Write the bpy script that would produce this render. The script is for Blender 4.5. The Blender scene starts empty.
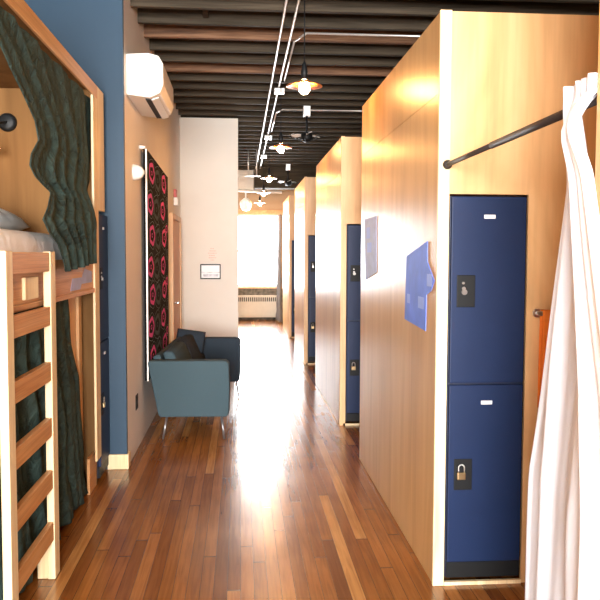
import bpy, bmesh, math, random
from mathutils import Vector, Matrix, noise
random.seed(7)
C = bpy.context.scene.collection
PI = math.pi

# ---------------------------------------------------------------- materials
def new_mat(name):
    m = bpy.data.materials.new(name); m.use_nodes = True
    nt = m.node_tree; b = nt.nodes['Principled BSDF']
    return m, nt, b

def simple(name, col, rough=.5, metal=0, spec=.5, var=.06, scale=12, bump=0, bscale=80, coat=0, sheen=0):
    """plain surface with a faint procedural tone variation"""
    m, nt, b = new_mat(name)
    N, L = nt.nodes, nt.links
    tc = N.new('ShaderNodeTexCoord')
    no = N.new('ShaderNodeTexNoise'); no.inputs['Scale'].default_value = scale; no.inputs['Detail'].default_value = 3
    L.new(tc.outputs['Object'], no.inputs['Vector'])
    cr = N.new('ShaderNodeValToRGB')
    cr.color_ramp.elements[0].position = .3; cr.color_ramp.elements[1].position = .7
    cr.color_ramp.elements[0].color = tuple(c*(1-var) for c in col)+(1,)
    cr.color_ramp.elements[1].color = tuple(min(1, c*(1+var)) for c in col)+(1,)
    L.new(no.outputs['Fac'], cr.inputs['Fac']); L.new(cr.outputs['Color'], b.inputs['Base Color'])
    b.inputs['Roughness'].default_value = rough; b.inputs['Metallic'].default_value = metal
    b.inputs['Specular IOR Level'].default_value = spec
    b.inputs['Coat Weight'].default_value = coat
    b.inputs['Sheen Weight'].default_value = sheen
    if bump:
        n2 = N.new('ShaderNodeTexNoise'); n2.inputs['Scale'].default_value = bscale; n2.inputs['Detail'].default_value = 4
        L.new(tc.outputs['Object'], n2.inputs['Vector'])
        bp = N.new('ShaderNodeBump'); bp.inputs['Strength'].default_value = bump; bp.inputs['Distance'].default_value = .01
        L.new(n2.outputs['Fac'], bp.inputs['Height']); L.new(bp.outputs['Normal'], b.inputs['Normal'])
    return m

def wood(name, cols, scale=(7, 7, .9), rough=.4, coat=0, coat_rough=.2, detail=5, distortion=1.2, spec=.5, fine=.25):
    m, nt, b = new_mat(name)
    N, L = nt.nodes, nt.links
    tc = N.new('ShaderNodeTexCoord'); mp = N.new('ShaderNodeMapping')
    mp.inputs['Scale'].default_value = scale
    L.new(tc.outputs['Object'], mp.inputs['Vector'])
    no = N.new('ShaderNodeTexNoise'); no.inputs['Scale'].default_value = 1; no.inputs['Detail'].default_value = detail
    no.inputs['Distortion'].default_value = distortion
    L.new(mp.outputs['Vector'], no.inputs['Vector'])
    cr = N.new('ShaderNodeValToRGB'); els = cr.color_ramp.elements
    while len(els) < len(cols): els.new(.5)
    for i, c in enumerate(cols):
        els[i].position = .3+.4*i/(len(cols)-1); els[i].color = tuple(c)+(1,)
    L.new(no.outputs['Fac'], cr.inputs['Fac'])
    m2 = N.new('ShaderNodeMapping'); m2.inputs['Scale'].default_value = tuple(s*14 if s > 2 else s*2.5 for s in scale)
    L.new(tc.outputs['Object'], m2.inputs['Vector'])
    n2 = N.new('ShaderNodeTexNoise'); n2.inputs['Scale'].default_value = 1; n2.inputs['Detail'].default_value = 3
    L.new(m2.outputs['Vector'], n2.inputs['Vector'])
    mix = N.new('ShaderNodeMix'); mix.data_type = 'RGBA'; mix.blend_type = 'MULTIPLY'
    mix.inputs['Factor'].default_value = fine
    L.new(cr.outputs['Color'], mix.inputs['A'])
    c2 = N.new('ShaderNodeValToRGB'); c2.color_ramp.elements[0].position = .35; c2.color_ramp.elements[1].position = .6
    c2.color_ramp.elements[0].color = (.45, .38, .32, 1)
    L.new(n2.outputs['Fac'], c2.inputs['Fac']); L.new(c2.outputs['Color'], mix.inputs['B'])
    L.new(mix.outputs['Result'], b.inputs['Base Color'])
    b.inputs['Roughness'].default_value = rough; b.inputs['Coat Weight'].default_value = coat
    b.inputs['Coat Roughness'].default_value = coat_rough; b.inputs['Specular IOR Level'].default_value = spec
    return m

def math_node(N, L, op, a, b=None):
    n = N.new('ShaderNodeMath'); n.operation = op
    for i, v in enumerate((a, b)):
        if v is None: continue
        if isinstance(v, (int, float)): n.inputs[i].default_value = v
        else: L.new(v, n.inputs[i])
    return n.outputs[0]

def floor_mat():
    m, nt, b = new_mat('oak_strip_floor'); N, L = nt.nodes, nt.links
    tc = N.new('ShaderNodeTexCoord'); sp = N.new('ShaderNodeSeparateXYZ'); L.new(tc.outputs['Object'], sp.inputs[0])
    W = .064
    xs = math_node(N, L, 'DIVIDE', sp.outputs['X'], W)
    idx = math_node(N, L, 'FLOOR', xs); fx = math_node(N, L, 'FRACT', xs)
    wn = N.new('ShaderNodeTexWhiteNoise'); wn.noise_dimensions = '1D'; L.new(idx, wn.inputs['W'])
    off = math_node(N, L, 'MULTIPLY', wn.outputs['Value'], 9.0)
    ys = math_node(N, L, 'ADD', math_node(N, L, 'DIVIDE', sp.outputs['Y'], 2.3), off)
    seg = math_node(N, L, 'FLOOR', ys); fy = math_node(N, L, 'FRACT', ys)
    cb = N.new('ShaderNodeCombineXYZ'); L.new(idx, cb.inputs[0]); L.new(seg, cb.inputs[1])
    w2 = N.new('ShaderNodeTexWhiteNoise'); w2.noise_dimensions = '3D'; L.new(cb.outputs[0], w2.inputs['Vector'])
    cr = N.new('ShaderNodeValToRGB'); e = cr.color_ramp.elements
    cols = [(0, (.21, .068, .014)), (.22, (.29, .100, .020)), (.5, (.34, .125, .026)), (.75, (.42, .165, .040)), (.9, (.50, .21, .055)), (1, (.64, .32, .10))]
    while len(e) < len(cols): e.new(.5)
    for i, (p, c) in enumerate(cols): e[i].position = p; e[i].color = c+(1,)
    L.new(w2.outputs['Value'], cr.inputs['Fac'])
    # grain, shifted per board
    mp = N.new('ShaderNodeMapping'); mp.inputs['Scale'].default_value = (55, 2.2, 1)
    ad = N.new('ShaderNodeVectorMath'); ad.operation = 'ADD'
    L.new(tc.outputs['Object'], ad.inputs[0]); L.new(w2.outputs['Color'], ad.inputs[1])
    L.new(ad.outputs[0], mp.inputs['Vector'])
    g = N.new('ShaderNodeTexNoise'); g.inputs['Scale'].default_value = 1; g.inputs['Detail'].default_value = 5; g.inputs['Distortion'].default_value = .8
    L.new(mp.outputs['Vector'], g.inputs['Vector'])
    gr = N.new('ShaderNodeValToRGB'); gr.color_ramp.elements[0].position = .3; gr.color_ramp.elements[1].position = .62
    gr.color_ramp.elements[0].color = (.42, .34, .28, 1)
    L.new(g.outputs['Fac'], gr.inputs['Fac'])
    mx = N.new('ShaderNodeMix'); mx.data_type = 'RGBA'; mx.blend_type = 'MULTIPLY'; mx.inputs['Factor'].default_value = .55
    L.new(cr.outputs['Color'], mx.inputs['A']); L.new(gr.outputs['Color'], mx.inputs['B'])
    # large wear blotches
    bl = N.new('ShaderNodeTexNoise'); bl.inputs['Scale'].default_value = 2.2; bl.inputs['Detail'].default_value = 4
    L.new(tc.outputs['Object'], bl.inputs['Vector'])
    br = N.new('ShaderNodeValToRGB'); br.color_ramp.elements[0].position = .35; br.color_ramp.elements[1].position = .65
    br.color_ramp.elements[0].color = (.72, .66, .62, 1)
    L.new(bl.outputs['Fac'], br.inputs['Fac'])
    m3 = N.new('ShaderNodeMix'); m3.data_type = 'RGBA'; m3.blend_type = 'MULTIPLY'; m3.inputs['Factor'].default_value = .6
    L.new(mx.outputs['Result'], m3.inputs['A']); L.new(br.outputs['Color'], m3.inputs['B'])
    # seams between boards
    ga = math_node(N, L, 'LESS_THAN', fx, .035); gb = math_node(N, L, 'LESS_THAN', fy, .0035)
    gap = math_node(N, L, 'MAXIMUM', ga, gb)
    m4 = N.new('ShaderNodeMix'); m4.data_type = 'RGBA'; L.new(gap, m4.inputs['Factor'])
    L.new(m3.outputs['Result'], m4.inputs['A']); m4.inputs['B'].default_value = (.05, .018, .008, 1)
    L.new(m4.outputs['Result'], b.inputs['Base Color'])
    rr = N.new('ShaderNodeMapRange'); rr.inputs['To Min'].default_value = .17; rr.inputs['To Max'].default_value = .27
    L.new(bl.outputs['Fac'], rr.inputs['Value']); L.new(rr.outputs[0], b.inputs['Roughness'])
    bp = N.new('ShaderNodeBump'); bp.inputs['Strength'].default_value = .1; bp.inputs['Distance'].default_value = .002
    hh = math_node(N, L, 'SUBTRACT', math_node(N, L, 'MULTIPLY', w2.outputs['Value'], .35), gap)
    L.new(hh, bp.inputs['Height']); L.new(bp.outputs['Normal'], b.inputs['Normal'])
    return m

def glass_mat():
    m, nt, b = new_mat('window_glass'); N, L = nt.nodes, nt.links
    N.remove(b); out = N['Material Output']
    tr = N.new('ShaderNodeBsdfTransparent'); gl = N.new('ShaderNodeBsdfGlossy'); gl.inputs['Roughness'].default_value = .03
    fr = N.new('ShaderNodeFresnel'); fr.inputs['IOR'].default_value = 1.45
    mx = N.new('ShaderNodeMixShader'); L.new(fr.outputs[0], mx.inputs[0]); L.new(tr.outputs[0], mx.inputs[1]); L.new(gl.outputs[0], mx.inputs[2])
    L.new(mx.outputs[0], out.inputs['Surface'])
    return m

def translucent(m, amt, col):
    nt = m.node_tree; N, L = nt.nodes, nt.links; b = N['Principled BSDF']; out = N['Material Output']
    t = N.new('ShaderNodeBsdfTranslucent'); t.inputs['Color'].default_value = col+(1,)
    x = N.new('ShaderNodeMixShader'); x.inputs[0].default_value = amt
    L.new(b.outputs[0], x.inputs[1]); L.new(t.outputs[0], x.inputs[2]); L.new(x.outputs[0], out.inputs['Surface'])
    return m

def emit(name, col, s):
    m, nt, b = new_mat(name)
    b.inputs['Base Color'].default_value = col+(1,); b.inputs['Emission Color'].default_value = col+(1,)
    b.inputs['Emission Strength'].default_value = s
    return m

def fabric(name, col, var=.12, rough=.9, trans=0, wrink=.5, scale=30, bdist=.004):
    m, nt, b = new_mat(name); N, L = nt.nodes, nt.links
    tc = N.new('ShaderNodeTexCoord')
    n1 = N.new('ShaderNodeTexNoise'); n1.inputs['Scale'].default_value = scale; n1.inputs['Detail'].default_value = 5; n1.inputs['Distortion'].default_value = 1
    L.new(tc.outputs['Object'], n1.inputs['Vector'])
    cr = N.new('ShaderNodeValToRGB'); cr.color_ramp.elements[0].position = .3; cr.color_ramp.elements[1].position = .7
    cr.color_ramp.elements[0].color = tuple(c*(1-var) for c in col)+(1,); cr.color_ramp.elements[1].color = tuple(min(1, c*(1+var)) for c in col)+(1,)
    L.new(n1.outputs['Fac'], cr.inputs['Fac']); L.new(cr.outputs['Color'], b.inputs['Base Color'])
    bp = N.new('ShaderNodeBump'); bp.inputs['Strength'].default_value = wrink; bp.inputs['Distance'].default_value = bdist
    L.new(n1.outputs['Fac'], bp.inputs['Height']); L.new(bp.outputs['Normal'], b.inputs['Normal'])
    b.inputs['Roughness'].default_value = rough;  b.inputs['Specular IOR Level'].default_value = .2
    return m

M = dict(
    floor=floor_mat(), glass=glass_mat(),
    ply=wood('honey_plywood', [(.48, .26, .09), (.60, .35, .14), (.68, .43, .19)], (4.5, 4.5, .55), rough=.31, spec=.3, detail=4, distortion=1.0, fine=.10),
    plyface=wood('pale_plywood', [(.60, .345, .15), (.72, .45, .215), (.78, .52, .27)], (2.2, 2.2, .7), rough=.42, detail=4, distortion=1.4, fine=.18),
    pine=wood('pale_pine', [(.74, .53, .27), (.86, .68, .40), (.88, .74, .48)], (16, 16, .8), rough=.45, fine=.25),
    pine_y=wood('pale_pine_lengthwise', [(.60, .30, .11), (.70, .38, .155), (.78, .46, .21)], (16, .8, 16), rough=.45, fine=.35),
    rung=wood('orange_pine', [(.52, .235, .075), (.64, .32, .12), (.70, .39, .17)], (16, .9, 16), rough=.45, fine=.4),
    inner=wood('shaded_bunk_plywood', [(.14, .065, .020), (.19, .092, .030), (.23, .118, .042)], (4.5, 4.5, .55), rough=.75, spec=.15, detail=4, distortion=1.0, fine=.1),  # plywood copy with the shade of the bunk interior put into its colour
    joist=wood('old_timber', [(.040, .033, .023), (.068, .054, .038), (.100, .078, .054)], (.8, 9, 9), rough=.85, spec=.15, fine=.5),
    joist_red=wood('reddish_timber', [(.16, .085, .05), (.24, .13, .075), (.13, .075, .05)], (1.2, 9, 9), rough=.85, spec=.15, fine=.6),
    deck=wood('dark_decking', [(.05, .035, .022), (.08, .055, .035), (.11, .07, .045)], (9, .8, 9), rough=.9, spec=.1),
    white=simple('white_plaster', (.88, .84, .78), .65, var=.02, scale=3, bump=.08, bscale=120),
    cream=simple('cream_plaster', (.80, .75, .67), .65, var=.02, scale=3, bump=.08, bscale=120),
    blue=simple('teal_blue_paint', (.012, .046, .088), .6, var=.04, scale=3),
    outer=simple('warm_plaster', (.46, .32, .20), .7, var=.05, scale=3),
    locker=simple('navy_locker_paint', (.006, .018, .064), .45, spec=.3, var=.05, scale=4, bump=.02, bscale=300),
    lockdark=simple('dark_locker_steel', (.012, .018, .045), .4, var=.05),
    black=simple('black_plastic', (.008, .009, .010), .5, spec=.25, var=.05),
    rod=simple('black_rod_metal', (.02, .014, .012), .6, 0, var=.05),
    steel=simple('brushed_steel', (.62, .60, .57), .28, 1, var=.05),
    conduit=simple('galvanised_conduit', (.78, .77, .74), .38, .7, var=.06),
    brass=simple('padlock_brass', (.72, .55, .30), .3, 1, var=.05),
    plate=simple('white_label_plate', (.85, .85, .85), .4, var=.01),
    acw=simple('white_ac_plastic', (.86, .83, .78), .35, var=.01),
    sofa=fabric('slate_blue_upholstery', (.050, .082, .098), .05, .95, scale=160, wrink=.3, bdist=.001),
    sofad=fabric('dark_cushion_shaded_sofa', (.026, .037, .050), .05, .95, scale=160, wrink=.3, bdist=.001),  # loose cushion's own dark cloth; also painted shade on sofa's far arm and back
    green=fabric('dark_green_curtain_cloth', (.034, .058, .050), .3, .85, scale=14, wrink=.8, bdist=.03),
    whitecloth=translucent(fabric('white_curtain_cloth', (.90, .93, .99), .02, .9, scale=10, wrink=.2, bdist=.008), .45, (.88, .92, .99)),
    greycloth=fabric('grey_curtain_cloth', (.20, .19, .19), .1, .9),
    sheet=fabric('white_bed_linen', (.86, .86, .84), .02, .9, scale=8, wrink=.4, bdist=.02),
    orange=fabric('orange_towel_cloth', (.80, .22, .035), .05, .9),
    tapeblue=simple('blue_paper', (.13, .24, .78), .6, var=.12, scale=9),
    tapepale=simple('pale_blue_paper', (.36, .42, .66), .6, var=.12, scale=14),
    patch=simple('faded_blue_patch', (.28, .40, .85), .6, var=.06, scale=20),
    canvas=fabric('black_rug_cloth', (.006, .006, .006), .2, .95, scale=40),
    pink=simple('hot_pink_yarn', (.88, .09, .40), .9, var=.1, scale=40),
    greyyarn=simple('grey_yarn', (.055, .07, .07), .9, var=.1, scale=40),
    paleyarn=simple('pale_yarn', (.30, .36, .36), .9, var=.1, scale=40),
    copper=simple('amber_copper_shade', (.62, .20, .05), .35, .4, var=.08),
    bulb=emit('warm_bulb', (1, .48, .15), 430),
    bulb_in=emit('warm_bunk_bulb', (1, .60, .28), 35),
    door=simple('orange_door_paint', (.76, .40, .17), .5, var=.03, scale=3),
    radiator=simple('cream_radiator', (.66, .62, .52), .5, var=.03),
    dark=simple('dark_slot', (.02, .02, .02), .8, var=.05),
    stone=simple('rough_masonry', (.16, .14, .11), .9, var=.45, scale=14, bump=.5, bscale=20),
    red=simple('alarm_red', (.55, .07, .05), .4, var=.05),
    redink=simple('pale_red_ink', (.78, .50, .42), .6, var=.05),
    photo=simple('grey_print', (.55, .55, .60), .4, var=.5, scale=14),
    chrome=simple('thin_chrome_leg', (.30, .30, .31), .35, .8, var=.03),
)

# ---------------------------------------------------------------- helpers
ORG = {}
def bm_new(): return bmesh.new()

def box(bm, x0, x1, y0, y1, z0, z1, mi=0):
    vs = [bm.verts.new((x, y, z)) for x in (x0, x1) for y in (y0, y1) for z in (z0, z1)]
    for f in ((0, 1, 3, 2), (4, 6, 7, 5), (0, 4, 5, 1), (2, 3, 7, 6), (0, 2, 6, 4), (1, 5, 7, 3)):
        fc = bm.faces.new([vs[i] for i in f]); fc.material_index = mi
    return vs

def tube(bm, p0, p1, r, n=12, r1=None, mi=0, caps=True):
    p0, p1 = Vector(p0), Vector(p1); r1 = r if r1 is None else r1
    d = (p1-p0).normalized(); a = d.orthogonal().normalized(); b = d.cross(a)
    A, B = [], []
    for i in range(n):
        t = 2*PI*i/n; o = a*math.cos(t)+b*math.sin(t)
        A.append(bm.verts.new(p0+o*r)); B.append(bm.verts.new(p1+o*r1))
    for i in range(n):
        f = bm.faces.new((A[i], A[(i+1) % n], B[(i+1) % n], B[i])); f.material_index = mi; f.smooth = True
    if caps:
        for ring in (A[::-1], B):
            f = bm.faces.new(ring); f.material_index = mi

def path_tube(bm, pts, r, n=8, mi=0):
    for a, b in zip(pts, pts[1:]): tube(bm, a, b, r, n, mi=mi)
    for p in pts[1:-1]:
        bmesh.ops.create_icosphere(bm, subdivisions=1, radius=r*1.02, matrix=Matrix.Translation(p))

def lathe(bm, prof, c, n=24, axis='Z', mi=0):
    c = Vector(c); rings = []
    for r, h in prof:
        ring = []
        for i in range(n):
            t = 2*PI*i/n; u, v = r*math.cos(t), r*math.sin(t)
            p = {'Z': (u, v, h), 'X': (h, u, v), 'Y': (u, h, v)}[axis]
            ring.append(bm.verts.new(c+Vector(p)))
        rings.append(ring)
    for A, B in zip(rings, rings[1:]):
        for i in range(n):
            f = bm.faces.new((A[i], A[(i+1) % n], B[(i+1) % n], B[i])); f.smooth = True; f.material_index = mi
    for ring in (rings[0][::-1], rings[-1]):
        if len({tuple(v.co) for v in ring}) > 2:
            f = bm.faces.new(ring); f.material_index = mi

def poly_prism(bm, pts, d, mi=0):
    """closed prism: pts is a list of 3-D points, d the extrusion vector"""
    d = Vector(d); A = [bm.verts.new(p) for p in pts]; B = [bm.verts.new(Vector(p)+d) for p in pts]
    n = len(pts)
    bm.faces.new(A).material_index = mi; bm.faces.new(B[::-1]).material_index = mi
    for i in range(n): bm.faces.new((A[i], B[i], B[(i+1) % n], A[(i+1) % n])).material_index = mi

def obj(name, bm, mats, parent=None, bevel=0, seg=2, sub=0, smooth=False, solid=0, origin=None, label=None):
    bmesh.ops.recalc_face_normals(bm, faces=bm.faces)
    if parent is None:
        if origin is None:
            xs = [v.co for v in bm.verts]
            origin = Vector(((min(c.x for c in xs)+max(c.x for c in xs))/2, (min(c.y for c in xs)+max(c.y for c in xs))/2, min(c.z for c in xs)))
        origin = Vector(origin)
    else: origin = ORG[parent.name]
    bmesh.ops.translate(bm, verts=bm.verts, vec=-origin)
    if smooth:
        for f in bm.faces: f.smooth = True
    me = bpy.data.meshes.new(name); bm.to_mesh(me); bm.free()
    for m in (mats if isinstance(mats, (list, tuple)) else [mats]): me.materials.append(M[m])
    o = bpy.data.objects.new(name, me); C.objects.link(o)
    if parent is None: o.location = origin
    else: o.parent = parent
    ORG[o.name] = origin
    if solid:
        s = o.modifiers.new('thickness', 'SOLIDIFY'); s.thickness = solid; s.offset = 0
    if bevel:
        b = o.modifiers.new('edges', 'BEVEL'); b.width = bevel; b.segments = seg; b.limit_method = 'ANGLE'; b.angle_limit = .6
    if sub:
        s = o.modifiers.new('smooth', 'SUBSURF'); s.levels = s.render_levels = sub
    if label: o['label'] = label
    return o

def tag(o, label, cat, group=None):
    o['label'] = label; o['category'] = cat
    if group: o['group'] = group
    return o

def thing(name, loc, label, cat, group=None):
    o = bpy.data.objects.new(name, None); C.objects.link(o); o.location = loc; o.empty_display_size = .1
    ORG[o.name] = Vector(loc)
    return tag(o, label, cat, group)

def struct(name, bm, m, parent=None, **k):
    o = obj(name, bm, m, parent, **k)
    if parent is None: o['kind'] = 'structure'
    return o

def dup(root, loc, label, rotz=None):
    r = root.copy(); C.objects.link(r); r.location = loc; r['label'] = label
    if rotz is not None: r.rotation_euler.z = rotz
    for ch in root.children:
        c = ch.copy(); C.objects.link(c); c.parent = r
        for g in ch.children:
            d = g.copy(); C.objects.link(d); d.parent = c
    return r

def slab(x0, x1, y0, y1, z0, z1):
    bm = bm_new(); box(bm, x0, x1, y0, y1, z0, z1); return bm

# ---------------------------------------------------------------- room shell
YB, YE = -4.0, 18.45          # wall behind the camera, far window wall
XL, XR = -2.7, 3.3
XW = -.834                    # face of the long white wall
struct('floor', slab(XL, XR, YB, YE, -.06, 0), 'floor', origin=(0, 0, 0))
ceil = struct('ceiling', slab(XL-.15, XR+.15, YB-.15, YE+.15, 3.735, 3.80), 'deck', origin=(0, 0, 3.735))
k = 0; y = YB+.17
while y < YE-.1:
    jm = 'joist_red' if k in (26, 29) else 'joist'
    obj('joist', slab(XL+.005, XR-.005, y, y+.055, 3.475, 3.733), jm, ceil, bevel=.004, seg=1)
    k += 1; y += .41
for ya, yb in ((6.2, 9.4), (12.1, 14.6)):
    obj('bridging', slab(-.30, -.255, ya, ya+.34, 3.52, 3.70), 'joist', ceil)

def wall_with_hole(y0, y1, hx0, hx1, hz0, hz1):
    bm = bm_new()
    box(bm, XL, hx0, y0, y1, 0, 3.73); box(bm, hx1, XR, y0, y1, 0, 3.73)
    box(bm, hx0, hx1, y0, y1, 0, hz0); box(bm, hx0, hx1, y0, y1, hz1, 3.73)
    return bm
W1 = (-.32, .955, .80, 2.55)
W2 = (-1.9, .85, .95, 2.75)
struct('wall_far', wall_with_hole(YE, YE+.15, *W1), 'outer')
struct('wall_near', wall_with_hole(YB-.15, YB, *W2), 'cream')
struct('wall_outer_left', slab(XL-.15, XL, YB-.15, YE+.15, 0, 3.73), 'outer')
struct('wall_right', slab(XR, XR+.15, YB-.15, YE+.15, 0, 3.73), 'cream')
struct('wall_left', slab(XW-.15, XW, 5.662, YE, 0, 3.735), 'white')
struct('wall_blue', slab(XL, XW, 5.61, 5.66, 0, 3.735), 'blue')
struct('wall_partition', slab(XW+.001, -.028, 10.742, 10.89, 0, 3.475), 'cream', bevel=.004)

def window(n, W, yin, yout, out):
    x0, x1, z0, z1 = W
    fr = bm_new(); t = .05
    ya, yb = (yin+yout)/2-.03, (yin+yout)/2+.03
    box(fr, x0+.001, x0+t, ya, yb, z0+.001, z1-.001); box(fr, x1-t, x1-.001, ya, yb, z0+.001, z1-.001)
    box(fr, x0+t, x1-t, ya, yb, z0+.001, z0+t); box(fr, x0+t, x1-t, ya, yb, z1-t, z1-.001)
    zm = z0+(z1-z0)*.5
    box(fr, x0+t, x1-t, ya, yb, zm-.02, zm+.02)
    w = struct('window_%d' % n, fr, 'acw')
    obj('pane', slab(x0+t, x1-t, (ya+yb)/2-.003, (ya+yb)/2+.003, z0+t, zm-.02), 'glass', w)
    obj('pane', slab(x0+t, x1-t, (ya+yb)/2-.003, (ya+yb)/2+.003, zm+.02, z1-t), 'glass', w)
window(1, W1, YE, YE+.15, 1)
window(2, W2, YB-.15, YB, -1)
struct('trim_1', slab(-.32, 1.0, YE-.07, YE-.001, .765, .798), 'pine_y', bevel=.006)      # sill
struct('trim_2', slab(-.40, 1.05, YE-.03, YE-.001, .001, .764), 'stone')                 # bare masonry under the sill
struct('trim_3', slab(-.40, 1.02, YE-.035, YE-.001, 2.55, 2.66), 'pine_y', bevel=.005)     # head board above the window

# baseboard end block on the blue wall
bb = bm_new(); box(bb, -.972, -.832, 5.590, 5.609, .001, .112)
struct('baseboard_blue', bb, 'pine', bevel=.004)
struct('baseboard_left', slab(XW+.0005, XW+.014, 5.592, 5.70, .001, .112), 'pine', bevel=.003)

# door on the white wall
d1 = struct('door_1', slab(XW+.001, XW+.035, 9.12, 10.20, .01, 2.0), 'door', bevel=.004)
fb = bm_new(); box(fb, XW+.001, XW+.05, 9.03, 9.115, .001, 2.07); box(fb, XW+.001, XW+.05, 10.205, 10.29, .001, 2.07); box(fb, XW+.001, XW+.05, 9.115, 10.205, 2.005, 2.07)
struct('frame', fb, 'plyface', d1, bevel=.004)
hb = bm_new(); tube(hb, (XW+.036, 9.22, 1.0), (XW+.085, 9.22, 1.0), .012); tube(hb, (XW+.085, 9.21, 1.0), (XW+.085, 9.34, 1.0), .01)
struct('handle', hb, 'steel', d1)

# ---------------------------------------------------------------- right-hand plywood pods
XP = .92
ZT = 2.70
LX0, LX1 = .975, 1.345
def pod(y0, y1, label, first=False, ZT=2.70, pw=.05, pm='pine'):
    p = thing('sleeping_pod', ((XP+2.9)/2, (y0+y1)/2, 0), label, 'sleeping pod', 'plywood sleeping pods on the right of the aisle')
    ys = y0+.83 if first else (y0+y1)/2
    zs = 2.33
    a = bm_new(); box(a, XP, XP+.018, y0+.02, y1, .004, zs-.0015); obj('side_panel', a, 'ply', p)
    b = bm_new(); box(b, XP, XP+.018, y0+.02, ys-.0015, zs+.0015, ZT); obj('side_panel', b, 'ply', p)
    b = bm_new(); box(b, XP, XP+.018, ys+.0015, y1, zs+.0015, ZT); obj('side_panel', b, 'ply', p)
    # front face, cut out around the locker
    f = bm_new()
    box(f, XP+.05, LX1+.004, y0, y0+.018, 1.866, ZT-.002)
    box(f, LX1+.004, 2.9, y0, y0+.018, .004, ZT-.002)
    if pw < .05: box(f, XP+pw+.001, XP+.0505, y0+.002, y0+.018, .02, ZT-.002)
    obj('front_panel', f, 'plyface', p)
    t = bm_new(); box(t, XP-.004, XP+pw, y0-.003, y0+.0195, .001, ZT+.003)
    obj('corner_post', t, pm, p, bevel=.002)
    t = bm_new(); box(t, XP+.051, LX1+.004, y0-.002, y0+.018, .001, .018)
    obj('bottom_trim', t, 'pine', p)
    b = bm_new(); box(b, XP+.02, 2.9, y1-.018, y1, .004, ZT-.002); obj('back_panel', b, 'plyface', p)
    b = bm_new(); box(b, XP+.019, 2.9, y0+.019, y1-.019, ZT-.03, ZT-.004); obj('roof_panel', b, 'plyface', p)
    return p
pod(-.3, 1.925, 'plywood pod cut off by the right edge, beside the white curtain', first=True)
pod(3.49, 5.76, 'large plywood pod with two blue paper signs on its side', first=True)
pod(6.92, 9.24, 'second plywood pod along the aisle, just past the one with paper signs', ZT=2.655, pw=.03, pm='plyface')
pod(10.87, 12.85, 'third plywood pod along the aisle, between the second and the farthest', ZT=2.69, pw=.03, pm='plyface')
pod(14.38, 16.40, 'farthest plywood pod, nearest the bright window', ZT=2.7, pw=.03, pm='plyface')

# ---------------------------------------------------------------- lockers
def make_locker(loc, label):
    """front face at local y = 0 facing -y, width .37, height 1.855"""
    x, y, z = loc
    L = thing('locker', loc, label, 'locker', 'blue two-door lockers')
    w = .365
    X0, X1 = x-w/2, x+w/2
    b = bm_new(); box(b, X0, X1, y+.012, y+.42, z+.02, z+1.838); obj('body', b, 'lockdark', L, bevel=.002)
    b = bm_new(); box(b, X0+.004, X1-.004, y-.002, y+.012, z+.02, z+.096); obj('plinth', b, 'black', L, bevel=.002)
    for i, (z0, z1) in enumerate(((.962, 1.835), (.10, .952))):
        b = bm_new(); box(b, X0+.003, X1-.006, y-.012, y+.010, z+z0, z+z1)
        d = obj('door', b, 'locker', L, bevel=.004)
        zp = z+(1.742 if i == 0 else .868)
        b = bm_new(); box(b, x-.027, x+.027, y-.015, y-.0115, zp-.009, zp+.009); obj('label_plate', b, 'plate', d, bevel=.001)
        zl = z+(1.395 if i == 0 else .525)
        # recessed dark latch pan with rim
        b = bm_new(); box(b, X0+.03, X0+.118, y-.0165, y-.0115, zl-.075, zl+.075)
        pan = obj('latch_plate', b, 'black', d, bevel=.004)
        if i == 0:
            b = bm_new(); lathe(b, [(.013, 0), (.013, .012), (.006, .012), (.006, .006)], (X0+.064, y-.030, zl-.004), 16, 'Y')
            tube(b, (X0+.060, y-.022, zl+.038), (X0+.060, y-.014, zl+.038), .006)
            tube(b, (X0+.062, y-.022, zl+.012), (X0+.062, y-.014, zl+.012), .009)
            obj('lock_knob', b, 'steel', d)
        else:
            b = bm_new()
            pts = [Vector((X0+.063+.014*math.cos(t), y-.026, zl+.034+.016*math.sin(t))) for t in [PI*j/8 for j in range(9)]]
            pts = [Vector((X0+.077, y-.026, zl+.012))]+pts+[Vector((X0+.049, y-.026, zl+.012))]
            path_tube(b, pts, .0032, 8)
            obj('padlock_shackle', b, 'steel', d)
            b = bm_new(); box(b, X0+.043, X0+.083, y-.033, y-.018, zl-.022, zl+.013)
            obj('padlock_body', b, 'brass', d, bevel=.004)
    return L
xc = (LX0+LX1)/2
lk = make_locker((xc, 3.49, .019), 'blue two-door locker in the large near plywood pod, doors facing us in full')
dup(lk, (xc, 6.92, .019), 'blue locker in the second pod, half hidden behind the large pod')
dup(lk, (xc, 10.87, .019), 'blue locker sliver in the third pod along the aisle')
dup(lk, (xc, 14.38, .019), 'thin dark locker sliver in the farthest pod')
dup(lk, (-.966, 5.422, .019), 'dark blue locker edge-on between green-curtained bunk and blue wall', rotz=PI/2)

# ---------------------------------------------------------------- paper signs on the pod
def sheet_on_x(name, x, pts, mat, label=None, cat='sign', th=-.003, parent=None):
    bm = bm_new(); poly_prism(bm, [(x, a, b) for a, b in pts], (th, 0, 0))
    o = obj(name, bm, mat, parent)
    if parent is None: tag(o, label, cat)
    return o
s1 = sheet_on_x('paper_sign', XP-.0005, [(4.15, 1.575), (3.685, 1.65), (3.68, 1.55), (3.60, 1.50), (3.54, 1.46), (3.60, 1.41), (3.69, 1.385), (3.70, 1.205), (4.18, 1.225)], 'tapeblue',
                'blue paper sign with a pointed corner, nearer one on the large pod')
sheet_on_x('patch', XP-.0036, [(3.68, 1.49), (3.58, 1.49), (3.58, 1.43), (3.68, 1.43)], 'patch', parent=s1, th=-.0006)
sheet_on_x('patch', XP-.0036, [(3.86, 1.37), (3.74, 1.37), (3.74, 1.31), (3.86, 1.31)], 'patch', parent=s1, th=-.0006)
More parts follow.
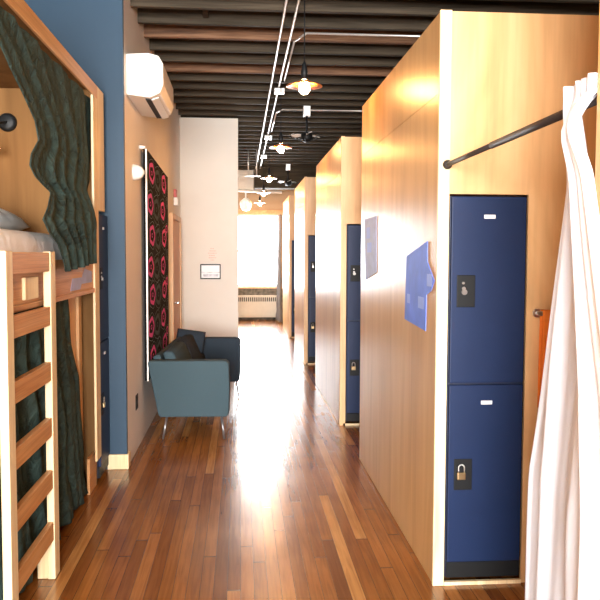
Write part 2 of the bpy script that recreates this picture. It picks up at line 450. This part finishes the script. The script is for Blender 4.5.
sheet_on_x('patch', XP-.0036, [(4.12, 1.37), (4.05, 1.37), (4.05, 1.32), (4.12, 1.32)], 'patch', parent=s1, th=-.0006)
s2 = sheet_on_x('paper_sign', XP-.0005, [(5.60, 1.845), (5.10, 1.845), (5.08, 1.465), (5.52, 1.40)], 'tapepale',
                'pale blue paper sign near the far edge of the large pod')
for (ya, yb, za, zb) in ((5.5, 5.35, 1.70, 1.78), (5.46, 5.28, 1.60, 1.67)):
    sheet_on_x('patch', XP-.0036, [(ya, zb), (yb, zb), (yb, za), (ya, za)], 'patch', parent=s2, th=-.0006)

# ---------------------------------------------------------------- curtain rod + white curtain in the near bay
rt = thing('curtain_rod', (.957, 2.7, 2.0), 'black tension rod running from the large pod towards the white curtain', 'curtain rod')
b = bm_new(); tube(b, (.957, 3.47, 2.0), (.957, 2.85, 2.0), .011); obj('inner_rod', b, 'rod', rt)
b = bm_new(); tube(b, (.957, 2.86, 2.0), (.957, 1.932, 2.0), .0135); obj('outer_rod', b, 'rod', rt)
for yy, s in ((3.487, -1), (1.926, 1)):
    b = bm_new(); lathe(b, [(.022, 0), (.022, s*.008), (.016, s*.02), (.0125, s*.022)], (.957, yy, 2.0), 18, 'Y'); obj('end_cap', b, 'rod', rt)

def smooth(t):
    t = max(0, min(1, t)); return t*t*(3-2*t)

def sheet(name, rows, folds, amp, mat, label, cat, xbase, nu=90, side=1, thick=.004, ph=0, ampf=None, group=None, nv=40, seed=3, xoff=None):
    """rows: list of ((yL,zL),(yR,zR)) from the top down; a folded cloth in the plane x = xbase"""
    bm = bm_new(); grid = []
    n = len(rows)
    for j in range(nv+1):
        v = j/nv*(n-1); i = min(int(v), n-2); t = v-i; t = t*t*(3-2*t)*.35+t*.65
        (a, b), (c, d) = rows[i], rows[i+1]
        Lp = (a[0]+(c[0]-a[0])*t, a[1]+(c[1]-a[1])*t); Rp = (b[0]+(d[0]-b[0])*t, b[1]+(d[1]-b[1])*t)
        row = []
        for q in range(nu+1):
            u = q/nu
            yy = Lp[0]+(Rp[0]-Lp[0])*u; zz = Lp[1]+(Rp[1]-Lp[1])*u
            s = j/nv
            A = (ampf(s) if ampf else amp)
            w = noise.noise(Vector((u*3.1+seed, s*.5, seed)))
            x = A*math.sin(2*PI*(folds*u+.55*w+ph))+A*.45*math.sin(2*PI*(folds*2.3*u+.4*w+s*.35))
            x += A*.8*noise.noise(Vector((u*6, s*5, seed+9)))
            row.append(bm.verts.new((xbase+x+(xoff(s, u) if xoff else 0), yy, zz)))
        grid.append(row)
    for j in range(nv):
        for q in range(nu):
            f = bm.faces.new((grid[j][q], grid[j][q+1], grid[j+1][q+1], grid[j+1][q])); f.smooth = True
    o = obj(name, bm, mat, solid=thick, smooth=True)
    return tag(o, label, cat, group)

wc = [((2.14, 2.055), (1.935, 2.055)), ((2.135, 2.0), (1.935, 2.0)), ((2.11, 1.78), (1.77, 1.78)), ((2.24, 1.25), (1.56, 1.25)), ((2.33, .9), (1.48, .9)), ((2.35, .42), (1.45, .42)), ((2.38, .03), (1.44, .03))]
sheet('curtain', wc, 4, .02, 'whitecloth', 'bright white curtain hanging at the right edge from the black rod', 'curtain', .924, ampf=lambda s: .012+.006*s, nu=140, nv=50, xoff=lambda s, u: -.09*smooth((s-.14)/.12)*smooth((u-.30)/.45))

# grey rail with orange towel on the pod front
tr = thing('towel_rail', (1.58, 3.46, 1.31), 'short grey metal rail behind the white curtain on the pod front', 'towel rail')
b = bm_new(); tube(b, (1.40, 3.455, 1.31), (1.78, 3.455, 1.31), .011); obj('bar', b, 'steel', tr)
for xx in (1.40, 1.78):
    b = bm_new(); tube(b, (xx, 3.489, 1.31), (xx, 3.44, 1.31), .010); lathe(b, [(.022, 0), (.022, -.006)], (xx, 3.489, 1.31), 16, 'Y'); obj('bracket', b, 'steel', tr)
bm = bm_new(); nu = 24
prof = [(3.481, .86), (3.478, 1.0), (3.476, 1.2), (3.472, 1.31), (3.466, 1.3235), (3.455, 1.3265), (3.443, 1.3235), (3.438, 1.31), (3.436, 1.2), (3.434, 1.0), (3.434, .72)]
G = [[bm.verts.new((1.409+.32*q/nu, yy+(.004*math.sin(q*.9) if 0 < i < 10 and zz < 1.25 else 0), zz)) for q in range(nu+1)] for i, (yy, zz) in enumerate(prof)]
for i in range(len(prof)-1):
    for q in range(nu): bm.faces.new((G[i][q], G[i][q+1], G[i+1][q+1], G[i+1][q])).smooth = True
tag(obj('towel', bm, 'orange', solid=.003), 'orange towel over the grey rail, mostly hidden by the white curtain', 'towel')

# ---------------------------------------------------------------- left bunk pod
XB = -.95
P = thing('bunk_bed', (-1.55, 3.6, 0), 'plywood bunk bed box with green curtains on the left', 'bunk bed')
Y0, Y1 = 2.15, 5.235
b = bm_new(); box(b, XB-.016, XB, Y0, Y1, 2.615, ZT); obj('top_rail', b, 'pine_y', P, bevel=.003, label='orange pine board along the top of the opening')
b = bm_new(); box(b, XB-.016, XB, 5.085, Y1, .20, 2.614); obj('end_post', b, 'pine', P, bevel=.003)
b = bm_new(); box(b, XB-.052, XB-.034, 5.00, Y1-.02, .002, .24); obj('kick_board', b, 'rung', P)
b = bm_new(); box(b, XB-.03, XB, Y1+.001, 5.47, 1.878, ZT); obj('filler_board', b, 'pine', P, bevel=.002)
b = bm_new(); box(b, XB-.03, XB, Y0, Y0+.15, .01, 2.614); obj('end_post', b, 'pine', P, bevel=.003)
b = bm_new(); box(b, XB-.032, XB-.012, Y0+.151, 5.084, 1.36, 1.55); obj('bed_rail', b, 'rung', P)
b = bm_new(); box(b, XB-.05, XB-.002, Y0+.151, 5.084, 1.330, 1.359); obj('rail_moulding', b, 'rung', P, bevel=.004)
b = bm_new(); box(b, XB-.125, XB-.111, 4.05, 5.084, .002, 1.329); obj('lower_panel', b, 'plyface', P)
b = bm_new(); box(b, XB-.110, XB-.09, 4.995, 5.084, .12, 1.329); b2 = b; obj('lower_frame', b2, 'plyface', P, bevel=.002)
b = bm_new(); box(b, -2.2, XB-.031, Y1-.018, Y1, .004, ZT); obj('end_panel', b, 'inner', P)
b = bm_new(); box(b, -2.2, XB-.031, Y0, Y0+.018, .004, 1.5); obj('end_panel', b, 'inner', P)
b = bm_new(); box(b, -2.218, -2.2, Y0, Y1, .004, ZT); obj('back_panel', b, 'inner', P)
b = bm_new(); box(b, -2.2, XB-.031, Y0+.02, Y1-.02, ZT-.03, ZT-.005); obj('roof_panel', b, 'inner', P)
b = bm_new(); box(b, -2.199, XB-.033, Y0+.02, Y1-.02, 1.44, 1.465); obj('bunk_base', b, 'plyface', P)
b = bm_new(); box(b, XB-.012, XB+.004, 3.44, 3.66, 1.375, 1.475); obj('pale_block', b, 'pine', P, bevel=.003, label='short pale block on the bed rail behind the ladder')  # added pale block, stands for a bright patch on the bed rail

# mattress and pillow in the upper bunk
bm = bm_new(); box(bm, -2.12, XB-.036, 2.25, 5.05, 1.467, 1.69)
mt = obj('mattress', bm, 'sheet', bevel=.055, seg=5, smooth=True)
tag(mt, 'white sheeted mattress in the upper bunk behind the ladder top', 'mattress')
bm = bm_new(); N_ = 24; top, bot = [], []
for i in range(N_+1):
    rt_, rb_ = [], []
    for j in range(N_+1):
        u, v = i/N_*2-1, j/N_*2-1
        h = (max(0, 1-abs(u)**3.2)*max(0, 1-abs(v)**3.2))**.5
        px = -1.62+.36*u*(1-.08*v*v); py = 4.35+.50*v*(1-.08*u*u)
        wr = .012*noise.noise(Vector((u*3, v*3, 2)))
        rt_.append(bm.verts.new((px, py, 1.745+.115*h+wr*h))); rb_.append(bm.verts.new((px, py, 1.745-.052*h)))
    top.append(rt_); bot.append(rb_)
for i in range(N_):
    for j in range(N_):
        bm.faces.new((top[i][j], top[i+1][j], top[i+1][j+1], top[i][j+1])); bm.faces.new((bot[i][j], bot[i][j+1], bot[i+1][j+1], bot[i+1][j]))
bmesh.ops.remove_doubles(bm, verts=bm.verts, dist=.001)
tag(obj('pillow', bm, 'sheet', smooth=True), 'white pillow lying on the upper bunk mattress', 'pillow')

# wall light inside the bunk
wl = thing('wall_light', (-1.54, 5.21, 2.44), 'round black wall light inside the upper bunk', 'wall light')
b = bm_new(); lathe(b, [(.0, -.03), (.04, -.03), (.058, -.02), (.062, 0)], (-1.53, 5.216, 2.447), 28, 'Y'); obj('backplate', b, 'black', wl)
b = bm_new(); path_tube(b, [Vector((-1.53, 5.19, 2.447)), Vector((-1.54, 4.99, 2.40)), Vector((-1.535, 4.95, 2.305))], .008); obj('arm', b, 'black', wl)
b = bm_new(); bmesh.ops.create_uvsphere(b, u_segments=16, v_segments=10, radius=.03, matrix=Matrix.Translation((-1.535, 4.95, 2.24))); obj('bulb', b, 'bulb_in', wl, smooth=True)
b = bm_new(); lathe(b, [(.014, .0), (.016, .045)], (-1.535, 4.95, 2.265), 14); obj('lamp_holder', b, 'black', wl)

# green curtains
Lb = [(2.90, 2.56), (3.06, 2.50), (3.22, 2.452), (3.40, 2.367), (3.58, 2.297), (3.76, 2.216), (3.814, 2.132), (3.68, 2.05), (3.652, 1.993), (3.75, 1.943), (3.93, 1.892), (3.78, 1.822), (3.60, 1.74), (3.70, 1.687), (3.90, 1.627), (4.00, 1.55), (4.06, 1.487)]
Rb = []
for i in range(len(Lb)):
    t = i/(len(Lb)-1); Rb.append((5.19-.13*smooth((t-.48)/.12)-.08*max(0, t-.85)/.15, 2.60-(2.60-1.53)*t))
Lb = [(2.75, 2.607)]+Lb; Rb = [(5.19, 2.607)]+Rb
sheet('curtain', list(zip(Lb, Rb)), 5, .02, 'green', 'dark green curtain swept aside in the upper bunk opening', 'curtain', XB-.036, nu=150, nv=90, ampf=lambda s: .009+.011*s, seed=5, xoff=lambda s, u: .068*smooth((s-.56)/.24))
cr_ = thing('curtain_rail', (XB-.05, 2.9, 2.60), 'thin dark rail holding the upper green curtain', 'curtain rail')
b = bm_new(); tube(b, (XB-.075, Y0+.16, 2.60), (XB-.075, 5.20, 2.60), .006); obj('rail', b, 'rod', cr_)
lo = [((2.3, 1.325), (4.50, 1.325)), ((2.3, 1.2), (4.54, 1.2)), ((2.35, 1.04), (4.59, 1.04)), ((2.4, .83), (4.74, .835)), ((2.45, .52), (4.85, .525)), ((2.5, .30), (4.88, .25)), ((2.5, .08), (4.98, .02))]
sheet('curtain', lo, 8, .014, 'green', 'dark green curtain hanging from bed rail to floor behind the ladder', 'curtain', XB-.052, nu=160, nv=40, ampf=lambda s: .014+.012*s, seed=11)

# faded blue tape marks on the bed rail
tp = sheet_on_x('tape_patch', XB-.0115, [(4.40, 1.37), (4.66, 1.37), (4.70, 1.40), (5.02, 1.40), (5.02, 1.47), (4.80, 1.49), (4.72, 1.44), (4.45, 1.44)], 'tapepale', 'faded blue tape patch on the bed rail below the upper curtain', 'tape', th=.002)

# ladder
LXa, LXb = -.932, -.897
ld = thing('ladder', (-.915, 3.4, 0), 'pale pine bunk ladder with six flat rungs', 'ladder')
for (ya, yb) in ((3.000, 3.090), (3.690, 3.785)):
    b = bm_new(); box(b, LXa, LXb, ya, yb, .002, 1.592); obj('rail', b, 'pine', ld, bevel=.003)
for zt in (1.588, 1.331, 1.066, .797, .542, .287):
    b = bm_new(); box(b, LXa+.002, LXb-.004, 3.0905, 3.6895, zt-.09, zt); obj('rung', b, 'rung', ld, bevel=.003)
b = bm_new(); poly_prism(b, [(LXa-.001, 3.700, .002), (LXa-.052, 3.700, .002), (LXa-.052, 3.700, .10), (LXa-.001, 3.700, .16)], (0, .07, 0)); obj('foot_block', b, 'pine', ld, bevel=.002)

# ---------------------------------------------------------------- white wall fixtures
ac = thing('air_conditioner', (-.70, 6.15, 2.74), 'white wall-mounted split air conditioner high on the white wall', 'air conditioner')
prof = [(0, .02), (0, .315), (.16, .325), (.235, .305), (.268, .25), (.270, .10), (.245, .035), (.17, .0)]
b = bm_new(); poly_prism(b, [(XW+.001+u, 5.75, 2.735+v) for u, v in prof], (0, .88, 0)); obj('casing', b, 'acw', ac, bevel=.008, seg=3)
b = bm_new(); box(b, -.700, -.655, 5.80, 6.58, 2.729, 2.742); obj('louvre', b, 'dark', ac)
b = bm_new(); poly_prism(b, [(-.655, 5.79, 2.724), (-.60, 5.79, 2.742), (-.60, 5.79, 2.748), (-.655, 5.79, 2.730)], (0, .80, 0)); obj('flap', b, 'acw', ac)

b = bm_new(); lathe(b, [(.062, 0), (.062, .012), (.056, .045), (.038, .07), (.015, .085), (0.001, .087)], (XW+.0005, 6.08, 2.222), 28, 'X')
tag(obj('wall_sensor', b, 'acw'), 'small white dome on the wall beside the flowered rug', 'sensor')
b = bm_new(); box(b, XW+.0005, XW+.006, 6.09, 6.205, .335, .455); ot = obj('wall_outlet', b, 'black', bevel=.002)
tag(ot, 'small black wall outlet low on the white wall before the sofa', 'outlet')
for dz in (-.028, .028):
    b = bm_new(); box(b, XW+.006, XW+.0085, 6.125, 6.17, .395+dz-.016, .395+dz+.016); obj('socket', b, 'dark', ot)
st = thing('alarm_strobe', (XW+.03, 9.78, 2.25), 'small red and white alarm above the orange door', 'alarm')
b = bm_new(); box(b, XW+.0005, XW+.035, 9.70, 9.86, 2.30, 2.40); obj('housing', b, 'red', st, bevel=.004)
b = bm_new(); box(b, XW+.0005, XW+.05, 9.72, 9.84, 2.20, 2.299); obj('strobe_lens', b, 'acw', st, bevel=.004)
b = bm_new(); lathe(b, [(.016, 0), (.016, .02), (.01, .05)], (XW+.0005, 6.46, 2.47), 14, 'X')
tag(obj('wall_hook', b, 'acw'), 'small white hook at the rug\'s top near corner', 'hook')

# flowered rug hanging on the wall
rg = thing('wall_rug', (XW+.03, 7.9, .30), 'tall black rug with pink flowers hanging on the white wall', 'rug')
ya, yb = 6.52, 8.40
XH = XW+.052
def hz(y): return 2.465-.05*(y-ya)/(yb-ya)
b = bm_new(); poly_prism(b, [(XH, ya+.012, .50), (XH, yb, .50), (XH, yb, hz(yb)), (XH, ya+.012, hz(ya))], (-.03, 0, 0)); obj('backing', b, 'canvas', rg)
b = bm_new(); box(b, XH-.010, XH+.002, ya-.006, ya+.011, .50, 2.466); obj('edge_strip', b, 'acw', rg, label='thin white edge strip')
def ring(bm, cy, cz, ry, rz, w, mi, x, petals=0, n=36, wav=.0):
    I, O = [], []
    for i in range(n):
        t = 2*PI*i/n; k = 1+wav*math.cos(petals*t)
        I.append((cy+(ry*k-w*1.6)*math.cos(t), cz+(rz*k-w)*math.sin(t))); O.append((cy+ry*k*math.cos(t), cz+rz*k*math.sin(t)))
    for a in range(n):
        c = (a+1) % n
        q = [(x, *I[a]), (x, *I[c]), (x, *O[c]), (x, *O[a])]
        A = [bm.verts.new(p) for p in q]; bm.faces.new(A).material_index = mi
def flower(bm, cy, cz, s, mi):
    ring(bm, cy, cz, .20*s, .088*s, .036*s, mi, XH+.0022, 5, 60, .06)
    ring(bm, cy, cz, .045*s, .020*s, .010*s, mi, XH+.0022, 0, 16)
    ring(bm, cy, cz, .25*s, .118*s, .0035, 2, XH+.0016, 5, 60, .05)
cols = [(6.78, 0, 0), (7.26, .02, 1), (7.84, .0, 0)]
b = bm_new()
zrow = [2.30, 2.02, 1.75, 1.47, 1.22, .94, .67]
for r, z in enumerate(zrow):
    for cyy, dz, mi in cols:
        flower(b, cyy+(.10 if r % 2 == 0 else -.02), z-dz, 1.05 if mi == 0 else 1.15, mi)
    flower(b, 8.25-(.05 if r % 2 else 0), z-.17, .5, 0 if r % 2 else 1)
obj('flower_print', b, ['pink', 'greyyarn', 'paleyarn'], rg)

# framed picture and faint lettering on the partition
YP = 10.742
fp = thing('framed_picture', (-.415, YP-.01, 1.235), 'small dark-framed picture on the cream partition wall', 'picture')
x0, x1, z0, z1 = -.558, -.272, 1.238, 1.448
b = bm_new(); t = .016
box(b, x0, x1, YP-.022, YP-.001, z1-t, z1); box(b, x0, x1, YP-.022, YP-.001, z0, z0+t); box(b, x0, x0+t, YP-.022, YP-.001, z0+t, z1-t); box(b, x1-t, x1, YP-.022, YP-.001, z0+t, z1-t)
obj('frame', b, 'black', fp)
b = bm_new(); box(b, x0+t, x1-t, YP-.012, YP-.002, z0+t, z1-t); obj('mat_board', b, 'plate', fp)
b = bm_new(); box(b, x0+.04, x1-.03, YP-.014, YP-.0125, z0+.035, z0+.075); box(b, x0+t, x1-t, YP-.014, YP-.0125, z0+.09, z0+.10); obj('print', b, 'photo', fp)
b = bm_new()
for i, (w, dx) in enumerate(((.05, 0), (.09, .004), (.11, 0), (.08, -.004), (.10, 0), (.05, .003))):
    zz = 1.665-i*.032
    x = -.39+dx-w/2
    while x < -.39+dx+w/2:
        ww = random.uniform(.008, .018); box(b, x, x+ww, YP-.0016, YP-.0004, zz-.006, zz+.006); x += ww+.006
tag(obj('wall_lettering', b, 'redink'), 'faint pale red lines of lettering on partition above the picture', 'lettering')

# ---------------------------------------------------------------- sofa (long axis along the wall, turned 3 degrees)
sf = thing('sofa', (-.40, 6.46, 0), 'slate blue two-seat sofa on thin metal legs against the white wall', 'sofa')
SO = ORG[sf.name]
def rbox(bm, x0, x1, y0, y1, z0, z1): return box(bm, SO.x+x0, SO.x+x1, SO.y+y0, SO.y+y1, z0, z1)
def arm(y0, y1):
    bm = bm_new()   # arm panel outline seen from the end: wider at the top, back edge raked
    out = [(-.285, .195), (-.30, .22), (-.385, .655), (-.375, .678), (.275, .680), (.302, .655), (.308, .45), (.300, .22), (.28, .198)]
    poly_prism(bm, [(SO.x+a, SO.y+y0, c) for a, c in out], (0, y1-y0, 0))
    return bm
Ls = 1.92
obj('arm', arm(0, .13), 'sofa', sf, bevel=.022, seg=4, smooth=True)
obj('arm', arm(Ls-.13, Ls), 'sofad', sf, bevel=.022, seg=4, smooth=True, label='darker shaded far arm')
bm = bm_new(); rbox(bm, -.27, .16, .132, Ls-.132, .20, .30); obj('seat_base', bm, 'sofa', sf, bevel=.02, seg=3)
for i in range(2):
    a = .135+i*(Ls-.27)/2
    bm = bm_new(); rbox(bm, -.13, .175, a, a+(Ls-.28)/2, .302, .455); obj('seat_cushion', bm, 'sofa', sf, bevel=.03, seg=4, smooth=True)
bm = bm_new(); poly_prism(bm, [(SO.x-.275, SO.y+.132, .305), (SO.x-.365, SO.y+.132, .70), (SO.x-.30, SO.y+.132, .72), (SO.x-.19, SO.y+.132, .305)], (0, Ls-.264, 0)); obj('backrest', bm, 'sofa', sf, bevel=.02, seg=3)
for i in range(2):
    a = .14+i*(Ls-.27)/2
    bm = bm_new(); poly_prism(bm, [(SO.x-.185, SO.y+a, .456), (SO.x-.285, SO.y+a, .735), (SO.x-.19, SO.y+a, .742), (SO.x-.06, SO.y+a, .458)], (0, (Ls-.29)/2, 0)); obj('back_cushion', bm, 'sofad' if i else 'sofa', sf, bevel=.03, seg=4, smooth=True)  # far back cushion takes the darker fabric as painted shade
for (lx, ly, ex, ey) in ((-.23, .06, -.262, .02), (.235, .06, .262, .02), (-.23, Ls-.06, -.262, Ls-.02), (.262, Ls-.06, .285, Ls-.02)):
    bm = bm_new(); tube(bm, (SO.x+lx, SO.y+ly, .20), (SO.x+ex, SO.y+ey, .002), .011, 10, .009); obj('leg', bm, 'chrome', sf)
sf.rotation_euler.z = math.radians(-3.0)
# loose cushion lying on the sofa back
bm = bm_new(); top, bot = [], []
N_ = 18
for i in range(N_+1):
    a_, b_ = [], []
    for j in range(N_+1):
        u, v = i/N_*2-1, j/N_*2-1; h = (max(0, 1-abs(u)**2.6)*max(0, 1-abs(v)**2.6))**.6
        a_.append(bm.verts.new((.15*u, .045*h, .12*v))); b_.append(bm.verts.new((.15*u, -.045*h, .12*v)))
    top.append(a_); bot.append(b_)
for i in range(N_):
    for j in range(N_):
        bm.faces.new((top[i][j], top[i+1][j], top[i+1][j+1], top[i][j+1])); bm.faces.new((bot[i][j], bot[i][j+1], bot[i+1][j+1], bot[i+1][j]))
bmesh.ops.remove_doubles(bm, verts=bm.verts, dist=.001)
pc = obj('cushion', bm, 'sofad', smooth=True, origin=(0, 0, 0))
pc.rotation_euler = (math.radians(-22), math.radians(8), math.radians(0)); pc.location = (-.53, 8.10, .665)
tag(pc, 'dark loose cushion propped at the far end of the sofa', 'cushion')

# ---------------------------------------------------------------- ceiling services
cz = 3.445
for xx, lab in ((.342, 'long thin metal conduit under the joists, left of the pair'), (.432, 'long thin metal conduit under the joists, right of the pair')):
    b = bm_new(); tube(b, (xx, YB+.02, cz), (xx, 16.6, cz), .0105, 10)
    tag(obj('ceiling_conduit', b, 'conduit'), lab, 'conduit', 'metal conduits on the ceiling')
b = bm_new(); path_tube(b, [Vector((.475, 8.25, cz)), Vector((.475, 6.75, cz)), Vector((.56, 6.50, cz)), Vector((3.28, 6.50, cz))], .009)
tag(obj('ceiling_conduit', b, 'conduit'), 'metal conduit bending right across the ceiling above the large pod', 'conduit', 'metal conduits on the ceiling')
b = bm_new(); path_tube(b, [Vector((.475, 11.6, cz)), Vector((.475, 10.1, cz)), Vector((.55, 9.88, cz)), Vector((3.28, 9.88, cz))], .009)
tag(obj('ceiling_conduit', b, 'conduit'), 'metal conduit branching right at the first ceiling fan', 'conduit', 'metal conduits on the ceiling')
for yy, lab in ((8.33, 'metal junction box on the conduits beside the nearest pendant lamp'), (11.7, 'metal junction box on the conduits beside the second pendant lamp'), (14.0, 'small far junction box on the conduits')):
    b = bm_new(); box(b, .382, .495, yy+.22, yy+.33, cz-.065, cz-.0145)
    o = obj('junction_box', b, 'conduit', bevel=.004); tag(o, lab, 'junction box', 'junction boxes on the conduits')
h = thing('conduit_hanger', (.24, 13.9, 3.0), 'pale metal hanger frame below the left end of the ceiling conduits', 'hanger')
for xx in (.15, .30):
    b = bm_new(); tube(b, (xx, 13.9, 3.01), (xx, 13.9, 3.474), .012); obj('rod', b, 'conduit', h)
b = bm_new(); box(b, .10, .37, 13.885, 13.915, 2.998, 3.009); obj('strut', b, 'conduit', h)

def pendant(loc, label):
    x, y, z = loc
    L = thing('pendant_lamp', loc, label, 'pendant lamp', 'warm pendant lamps along the aisle')
    b = bm_new(); tube(b, (x, y, z+.16), (x, y, z+.70), .004, 8); obj('cord', b, 'black', L)
    b = bm_new(); lathe(b, [(.045, .70), (.045, .718), (.01, .722)], (x, y, z), 20); obj('canopy', b, 'black', L)
    b = bm_new(); lathe(b, [(.020, .045), (.024, .10), (.016, .15), (.006, .17)], (x, y, z), 18); obj('socket', b, 'black', L)
    b = bm_new(); lathe(b, [(.026, .040), (.060, .028), (.125, .002), (.127, -.002), (.058, .020), (.026, .030)], (x, y, z), 32); obj('shade', b, 'copper', L, smooth=True)
    b = bm_new(); lathe(b, [(.001, -.058), (.020, -.053), (.037, -.032), (.041, -.008), (.030, .015), (.015, .044)], (x, y, z), 20); obj('bulb', b, 'bulb', L, smooth=True)
    return L
pl = pendant((.447, 5.36, 2.755), 'nearest pendant lamp, with copper disc shade and glowing bulb')
for yy, lab in ((2.3, 'pendant lamp nearest the camera, above the black rod'), (8.42, 'second pendant lamp from the front'), (11.80, 'third pendant lamp from the front'), (14.6, 'fourth pendant lamp, second farthest'), (17.4, 'farthest pendant lamp in front of the window wall')):
    dup(pl, (.447, yy, 2.755), lab)

def fan(loc, label):
    x, y, z = loc
    F = thing('ceiling_fan', loc, label, 'ceiling fan', 'small ceiling fans over the aisle')
    b = bm_new(); box(b, x-.045, x+.045, y-.045, y+.045, z+.25, z+.375); obj('mount', b, 'conduit', F, bevel=.004)
    b = bm_new(); tube(b, (x, y, z+.05), (x, y, z+.25), .014); obj('stem', b, 'black', F)
    b = bm_new(); lathe(b, [(.02, .05), (.07, .03), (.08, -.03), (.05, -.07), (.01, -.08)], (x, y, z), 20); obj('motor', b, 'black', F)
    for k in range(3):
        a = math.radians(35+120*k); c, s = math.cos(a), math.sin(a)
        b = bm_new()
        pts = [(.06, -.016), (.18, -.038), (.21, -.018), (.21, .026), (.17, .042), (.06, .016)]
        poly_prism(b, [(x+c*r-s*w, y+s*r+c*w, z+.01+.45*w) for r, w in pts], (0, 0, .006)); obj('blade', b, 'acw', F)
    b = bm_new(); n = 32
    for i in range(n):
        t, u = 2*PI*i/n, 2*PI*(i+1)/n
        tube(b, (x+.23*math.cos(t), y+.23*math.sin(t), z), (x+.23*math.cos(u), y+.23*math.sin(u), z), .003, 5)
    for k in range(6):
        t = PI/3*k+.2; tube(b, (x+.05*math.cos(t), y+.05*math.sin(t), z-.07), (x+.23*math.cos(t), y+.23*math.sin(t), z), .0025, 5)
    obj('guard_ring', b, 'black', F)
    return F
fn = fan((.85, 9.8, 3.10), 'nearer small ceiling fan with pale blades, past the nearest pendant lamp')
dup(fn, (1.0, 16.0, 3.10), 'farther small ceiling fan near the window wall')

# far end details
b = bm_new(); box(b, .31, 3.28, 16.72, 17.15, 3.04, 3.474)
tag(obj('ceiling_beam', b, 'joist', bevel=.006), 'dark deep timber beam crossing the ceiling before the far window', 'beam')
b = bm_new(); box(b, -.6, .30, 17.2, 17.42, 3.02, 3.474)
tag(obj('ceiling_duct', b, 'cream', bevel=.005), 'pale boxed duct hanging at far end above the aisle', 'duct')
b = bm_new(); tube(b, (-.6, 16.6, 2.985), (.90, 16.5, 2.93), .028, 14)
tag(obj('overhead_pipe', b, 'acw'), 'white overhead pipe crossing the far end of the aisle', 'pipe')
b = bm_new(); lathe(b, [(.01, -.15), (.08, -.13), (.125, -.07), (.14, 0), (.12, .07), (.06, .13), (.02, .15), (.02, .52)], (.13, 17.6, 2.74), 24)
tag(obj('globe_fixture', b, 'acw'), 'round white globe hanging above the far window', 'globe')
rd = thing('radiator', (.40, 18.34, 0), 'long cream radiator cover under the far window', 'radiator')
b = bm_new(); box(b, -.35, .88, 18.27, 18.415, .075, .605); obj('casing', b, 'radiator', rd, bevel=.008)
for i in range(26):
    xx = -.32+i*.046
    b = bm_new(); box(b, xx, xx+.024, 18.264, 18.2695, .46, .56); obj('vent_slot', b, 'dark', rd)
b = bm_new(); box(b, -.30, -.27, 18.30, 18.40, .001, .075); box(b, .80, .83, 18.30, 18.40, .001, .075); obj('foot', b, 'dark', rd)
gr = [((17.55, 1.55), (18.22, 1.50)), ((17.5, 1.2), (18.24, 1.1)), ((17.5, .8), (18.22, .7)), ((17.4, .25), (18.22, .20)), ((17.4, .03), (18.2, .03))]
sheet('curtain', [((a[0], a[1]), (b_[0], b_[1])) for a, b_ in [((17.3, 2.5), (18.20, 2.5))]+gr], 6, .03, 'greycloth', 'grey curtain hanging at right of the far window', 'curtain', .915, ampf=lambda s: .02+.02*s, nu=70, nv=24)

# ---------------------------------------------------------------- light
w = bpy.data.worlds.new('sky'); bpy.context.scene.world = w; w.use_nodes = True
bg = w.node_tree.nodes['Background']; bg.inputs['Color'].default_value = (.93, .97, 1, 1); bg.inputs['Strength'].default_value = 12
def area(name, loc, rot, sx, sy, power, col):
    l = bpy.data.lights.new(name, 'AREA'); l.shape = 'RECTANGLE'; l.size = sx; l.size_y = sy; l.energy = power; l.color = col
    o = bpy.data.objects.new(name, l); C.objects.link(o); o.location = loc; o.rotation_euler = rot
    return o
area('daylight_far_window', ((W1[0]+W1[1])/2, YE+.25, (W1[2]+W1[3])/2), (-PI/2, 0, 0), W1[1]-W1[0], W1[3]-W1[2], 520, (.90, .96, 1))
area('daylight_near_window', ((W2[0]+W2[1])/2, YB-.25, (W2[2]+W2[3])/2), (PI/2, 0, 0), W2[1]-W2[0], W2[3]-W2[2], 1950, (1, .98, .96))

# ---------------------------------------------------------------- camera
f = 760.0
psi, th = math.radians(4.506), math.radians(3.3886); roll = math.radians(.2)
F = Vector((math.sin(psi)*math.cos(th), math.cos(psi)*math.cos(th), -math.sin(th)))
R = Vector((math.cos(psi), -math.sin(psi), 0)); U = R.cross(F)
R2 = R*math.cos(roll)+U*math.sin(roll); U2 = U*math.cos(roll)-R*math.sin(roll)
cam = bpy.data.cameras.new('camera'); co = bpy.data.objects.new('camera', cam); C.objects.link(co)
mt4 = Matrix((R2, U2, -F)).transposed().to_4x4(); mt4.translation = Vector((0, 0, 1.58)); co.matrix_world = mt4
cam.sensor_width = 36; cam.sensor_fit = 'HORIZONTAL'; cam.lens = 36*f/600; cam.clip_start = .05
sc = bpy.context.scene; sc.camera = co
sc.view_settings.view_transform = 'Standard'; sc.view_settings.look = 'None'
sc.view_settings.exposure = 0.2; sc.view_settings.gamma = 1; sc.view_settings.use_curve_mapping = False
sc.cycles.max_bounces = 10; sc.cycles.diffuse_bounces = 6; sc.cycles.transparent_max_bounces = 12
